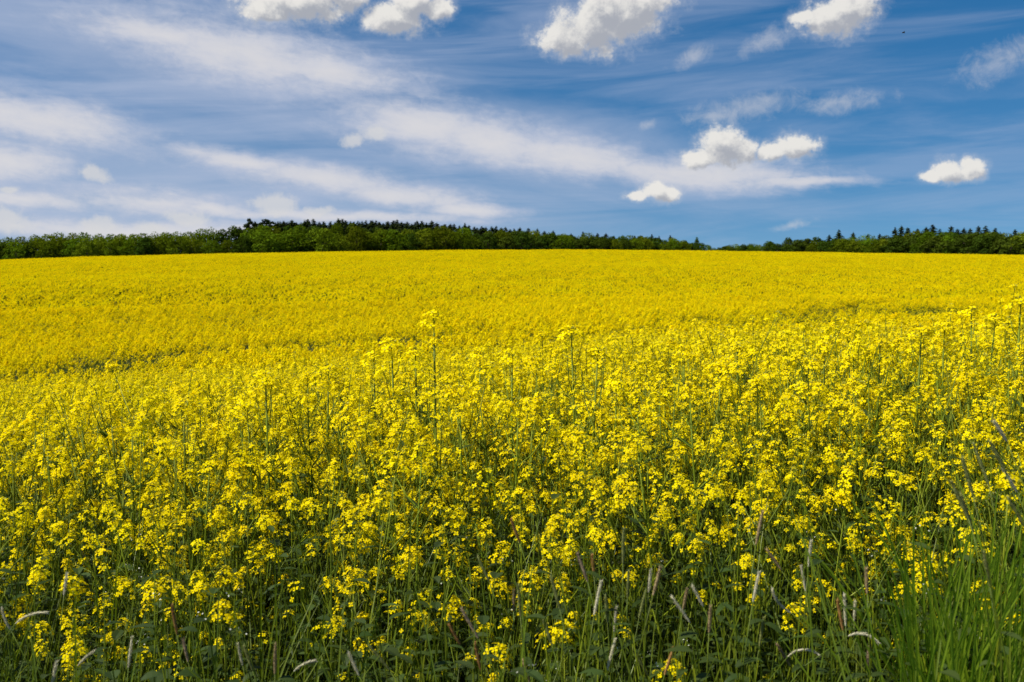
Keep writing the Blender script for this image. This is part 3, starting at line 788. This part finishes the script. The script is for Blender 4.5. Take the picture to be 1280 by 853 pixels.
if len(cells) > want:
    idx = sorted(random.sample(range(len(cells)), want)); rest = [c for i, c in enumerate(cells) if i not in set(idx)]; cells = [cells[i] for i in idx]
else: rest = []
for (x_, y_) in cells:
    edge = min(1, max(0, (y_ - 2.35) / .9)); s = U(.70, .92) + edge*U(.12, .2)
    if y_ < 2.75 and random.random() < .35: s *= .85
    rape(x_, y_, random.randrange(12), s, U(0, 6.28), (U(-.07, .07), U(-.07, .07)))
if rest:
    rx = np.array([c[0] for c in rest]); ry = np.array([c[1] for c in rest])
    pts, pid, rot, scl = lay(rx, ry, 12, .84, 1.04); scl *= .84 + .16*np.clip((ry-2.35)/.9, 0, 1)
    o = scatter_object('rapeseed_crop', near_protos[:12], RM, pts, pid, rot, scl)
    tag(o, 'flowering rapeseed filling in between the single plants of the near edge', 'crop', kind='stuff')

# ------------------------------------------------------------------ grasses and weeds of the field margin
def blade_tuft(n, hmin, hmax, w, spread, lean):
    mb = MB()
    for _ in range(n):
        a = U(0, 6.28); p = Vector((U(-spread, spread), U(-spread, spread), 0)); h = U(hmin, hmax)
        o = Vector((math.cos(a), math.sin(a), 0)); b = U(.1, 1.0)*lean
        pts = [p + Vector((0, 0, h*t)) * (1 - .25*b*t) + o*h*b*t*t for t in (0, .3, .6, .85, 1.0)]
        ribbon(mb, pts, [w, w*1.05, w*.85, w*.5, w*.05], o.cross(Vector((0, 0, 1))) + rdir()*.4, 0, .35)
    return mb
def weed(n, h, white=False):
    mb = MB()
    for _ in range(n):
        b = Vector((U(-.05, .05), U(-.05, .05), 0)); t = b + Vector((U(-.12, .12), U(-.12, .12), h*U(.6, 1)))
        tube(mb, [b, b.lerp(t, .5) + rdir()*.01, t], [.0016, .0014, .001], 3, 0)
        for k in range(13):
            f = .10 + .90*k/12; a = k*2.4; d = Vector((math.cos(a), math.sin(a), U(-.1, .7)))
            leaf(mb, b.lerp(t, f), d, U(.026, .060)*(1.2-.5*f), U(.010, .021), 1)
        if white:
            for k in range(4):
                p = t + rdir(0, 1)*.015; u, w = frame(rdir(.3, 1)); s = .0019
                mb.add([p-u*s, p-w*s, p+u*s, p+w*s], [(0, 1, 2, 3)], 2)
    return mb
gp_ = [blade_tuft(9, .50, .98, .0036 + .0006*i, .07, .16 + .07*i) for i in range(5)] + [blade_tuft(6, .5, .85, .007, .05, .6) for _ in range(2)]
n = 430
y = rng.uniform(1.7, 3.3, n); x = rng.uniform(-1, 1, n)*(.515*1.12*y + .15)
pts, pid, rot, scl = lay(x, y, 7, .75, 1.2)
o = scatter_object('grass', gp_, [GRASS], pts, pid, rot, scl)
tag(o, 'green grass blades growing between the rapeseed stems in the field margin', 'grass', kind='stuff')
wp = [weed(4, .62, i == 0) for i in range(6)]
n = 640
y = rng.uniform(1.7, 3.6, n); x = rng.uniform(-1, 1, n)*(.515*1.12*y + .15)
pts, pid, rot, scl = lay(x, y, 6, .8, 1.5)
o = scatter_object('undergrowth', wp, [STEM, LEAF, WHITE], pts, pid, rot, scl)
tag(o, 'dark leafy weeds with tiny white flowers under the rapeseed at the bottom', 'weeds', kind='stuff')

# long-bladed tuft in the bottom right corner
tb = MB()
for i in range(250):
    d0 = U(1.75, 2.3); bx = at(U(1115, 1300), 800, d0).x; p = Vector((bx, d0, float(ground(bx, d0))))
    h = U(.72, 1.12); a = U(-2.6, .4) if random.random() < .7 else U(0, 6.28); o_ = Vector((math.cos(a), math.sin(a)*.5, 0)); b = U(.08, .42)
    pl = [p + Vector((0, 0, h*t))*(1-.2*b*t) + o_*h*b*t**2.2 for t in (0, .25, .5, .7, .85, 1.0)]
    ribbon(tb, pl, [.007, .0085, .008, .0065, .004, .0004], Vector((1, U(-.5, .5), 0)), 0, .4)
tag(link('grass_tuft', tb.mesh('grass_tuft', [TUFT])), 'bright green tuft of long broad grass blades in the bottom right corner', 'grass tuft')

# foxtail grasses: seed head px, py, colour, tilt (degrees, + leans right at the top), curve
FOX = [(604, 711, 'green', -25, 0), (644, 663, 'rust', -20, 0), (728, 709, 'purple', -20, 0), (741, 706, 'rust', -6, 0), (747, 747, 'silver', 12, 0),
       (642, 750, 'tan', 0, 0), (649, 750, 'green', -5, 0), (758, 760, 'green', -5, 0), (785, 730, 'green', 2, 0), (812, 726, 'silver', 5, 0),
       (821, 726, 'tan', 15, 0), (803, 755, 'green', 14, 0), (769, 774, 'silver', 4, 0), (764, 818, 'silver', 14, 0), (851, 762, 'silver', -35, 0),
       (587, 779, 'purple', -30, 0), (568, 793, 'rust', -28, 0), (597, 820, 'rust', -12, 0), (442, 830, 'silver', -25, 0), (474, 822, 'green', -40, 0),
       (800, 827, 'green', -30, 0), (836, 827, 'rust', 18, 0), (658, 842, 'tan', -15, 0), (684, 789, 'green', -18, 0), (694, 740, 'green', -15, 0),
       (856, 750, 'tan', 10, 0), (779, 682, 'green', 0, 0), (1012, 692, 'silver', 6, 0), (1004, 723, 'silver', -10, 0), (949, 660, 'tan', 10, 0),
       (967, 699, 'tan', -35, 0), (1083, 726, 'tan', -3, 0), (1050, 769, 'rust', -12, 0), (1056, 762, 'silver', -4, 0), (1068, 764, 'silver', 0, 0),
       (1078, 786, 'silver', 62, 70), (998, 806, 'silver', 40, 80), (872, 745, 'silver', -28, 0), (887, 774, 'tan', 2, 0), (979, 818, 'purple', -32, 0),
       (1085, 823, 'purple', 3, 0), (971, 757, 'silver', -62, 40), (1199, 624, 'green', -24, 0), (1208, 640, 'green', -20, 0), (1233, 711, 'green', -12, 0),
       (1250, 539, 'silver', -35, 0), (1226, 580, 'green', -20, 0), (1247, 571, 'green', -28, 0), (1209, 595, 'green', -18, 0), (945, 733, 'silver', 12, 0),
       (952, 789, 'green', 8, 0), (82, 730, 'silver', 8, 0), (36, 765, 'silver', 48, 40), (107, 820, 'silver', 38, 20), (163, 815, 'silver', 6, 0),
       (68, 842, 'silver', 12, 0), (300, 818, 'silver', -12, 0), (378, 828, 'silver', 42, 35), (218, 774, 'rust', -8, 0), (232, 813, 'purple', -14, 0),
       (310, 822, 'green', -20, 0), (344, 823, 'tan', 2, 0), (5, 775, 'silver', -30, 20), (1270, 640, 'green', -30, 0), (1262, 600, 'silver', -32, 0)]
FG = {'silver': 'pale silvery foxtail grass heads at the field edge', 'green': 'green foxtail grass heads at the field edge', 'tan': 'tan foxtail grass heads at the field edge',
      'rust': 'rust brown foxtail grass heads at the field edge', 'purple': 'purplish foxtail grass heads at the field edge'}
FL = {'silver': 'pale silvery foxtail grass with a slim seed head in front of the rapeseed', 'green': 'dull green foxtail grass with a slim seed head in front of the rapeseed',
      'tan': 'tan foxtail grass with a slim seed head in front of the rapeseed', 'rust': 'rust brown foxtail grass with a slim seed head in front of the rapeseed',
      'purple': 'purplish brown foxtail grass with a slim seed head in front of the rapeseed'}
FOXLAB = {(1078, 786): 'silvery foxtail head arching right in a long bow below two upright silver heads',
          (998, 806): 'silvery foxtail head bent over like a hook near the bottom right', (1250, 539): 'silvery foxtail head leaning left, highest of all at the right edge',
          (1012, 692): 'thick pale foxtail head on top of a tall stalk, right of the bottom centre', (36, 765): 'curved silvery foxtail arching right at the far left',
          (107, 820): 'long silvery foxtail leaning right at the bottom left', (644, 663): 'rust brown foxtail head standing highest among the flowers at bottom centre'}
def seed_head(L_, r, curve):
    mb = MB(); n = 9; pts = []; rad = []
    for i in range(n):
        t = i/(n-1); a = R(curve)*t
        pts.append(Vector((L_*t*math.sin(a*.6), 0, L_*t*math.cos(a*.6)))); rad.append(r*(.25 + .75*max(0, math.sin(math.pi*(.14+.78*t)))**.8)*(1 if i % 2 else .88))
    rad[-1] = r*.15; tube(mb, pts, rad, 7, 0)
    for k in range(260):
        t = U(.02, .97); i = min(n-2, int(t*(n-1))); p = pts[i].lerp(pts[i+1], t*(n-1)-i); ax = (pts[i+1]-pts[i]).normalized()
        u, w = frame(ax); a = U(0, 6.28); o_ = u*math.cos(a)+w*math.sin(a); q = p + o_*rad[i]*.8; s = ax.cross(o_)*.0007
        e = q + (ax*1.0 + o_*U(.25, .6)).normalized()*U(.004, .0085)
        mb.add([q-s, q+s, e], [(0, 1, 2)], 0)
    return mb
for (px_, py_, colr, tl, cv) in FOX:
    d_ = U(1.85, 2.25) if px_ < 1190 else U(1.7, 2.0)
    c = at(px_, py_, d_); L_ = U(.046, .068) if colr != 'green' else U(.052, .075)
    if px_ > 1190 and colr == 'green': L_ *= 1.25
    t = Vector((math.sin(R(tl)), U(-.1, .1), math.cos(R(tl)))).normalized(); p0 = c - t*L_*.5
    bx = p0.x - t.x*U(.15, .35); by = p0.y + U(-.05, .05); g = float(ground(bx, by))
    e = bpy.data.objects.new('foxtail', None); COL.objects.link(e); e.empty_display_size = .1; e.location = (bx, by, g)
    lab = FOXLAB.get((px_, py_)); tag(e, lab or FL[colr], 'foxtail', None if lab else FG[colr], 'thing')
    rel = p0 - Vector((bx, by, g)); sk = MB(); m1 = rel - t*rel.length*.35; m1.z = max(.05, m1.z)
    cps = []
    for i in range(7):
        s_ = i/6; cps.append(Vector((0, 0, 0))*(1-s_)**2 + 2*s_*(1-s_)*Vector((m1.x*.6, m1.y*.6, m1.z)) + rel*s_*s_)
    tube(sk, cps, [.0016]*4 + [.0013, .0011, .001], 4, 0)
    link('stalk', sk.mesh('stalk', [GRASS], True), e)
    bl = MB()
    for k in range(2):
        j = random.choice((1, 2, 3)); a = U(0, 6.28); o_ = Vector((math.cos(a), math.sin(a), 0)); l_ = U(.12, .25); b0 = cps[j]
        ribbon(bl, [b0 + Vector((0, 0, l_*.8*q - .45*l_*q*q)) + o_*l_*.7*q for q in (0, .35, .7, 1)], [.004, .005, .004, .0003], o_.cross(Vector((0, 0, 1))), 0, .3)
    link('blades', bl.mesh('blades', [GRASS]), e)
    h = link('seed_head', seed_head(L_, (.0021 if cv else .0028 if colr == 'silver' else .0032), cv).mesh('seed_head', [SEED[colr]], True), e)
    q = Vector((0, 0, 1)).rotation_difference(t); h.matrix_local = Matrix.Translation(rel) @ q.to_matrix().to_4x4() @ (Matrix.Rotation(0, 4, 'Z'))

# ------------------------------------------------------------------ a flying insect high at the right
c = at(1129, 41.5, 4.0)
e = bpy.data.objects.new('flying_insect', None); COL.objects.link(e); e.location = c; e.empty_display_size = .02
tag(e, 'tiny dark insect flying in the blue sky at the upper right', 'insect')
b = MB(); tube(b, [Vector((-.006, 0, 0)), Vector((-.004, 0, .001)), Vector((0, 0, .0015)), Vector((.004, 0, .001)), Vector((.007, 0, -.0005))], [.0008, .0018, .0022, .0019, .0006], 7, 0)
link('body', b.mesh('body', [INSECT], True), e)
for sgn in (-1, 1):
    w = MB(); ribbon(w, [Vector((0, 0, .002)), Vector((.001, sgn*.004, .004)), Vector((.002, sgn*.008, .005)), Vector((.002, sgn*.011, .0045))], [.002, .004, .0045, .001], Vector((1, 0, 0)), 0, .2)
    link('wing', w.mesh('wing', [WING]), e)
print('plants', nplants + len(cells), 'tracks', [[(round(a, 1), round(b, 1)) for a, b in t] for t in TRACKS])
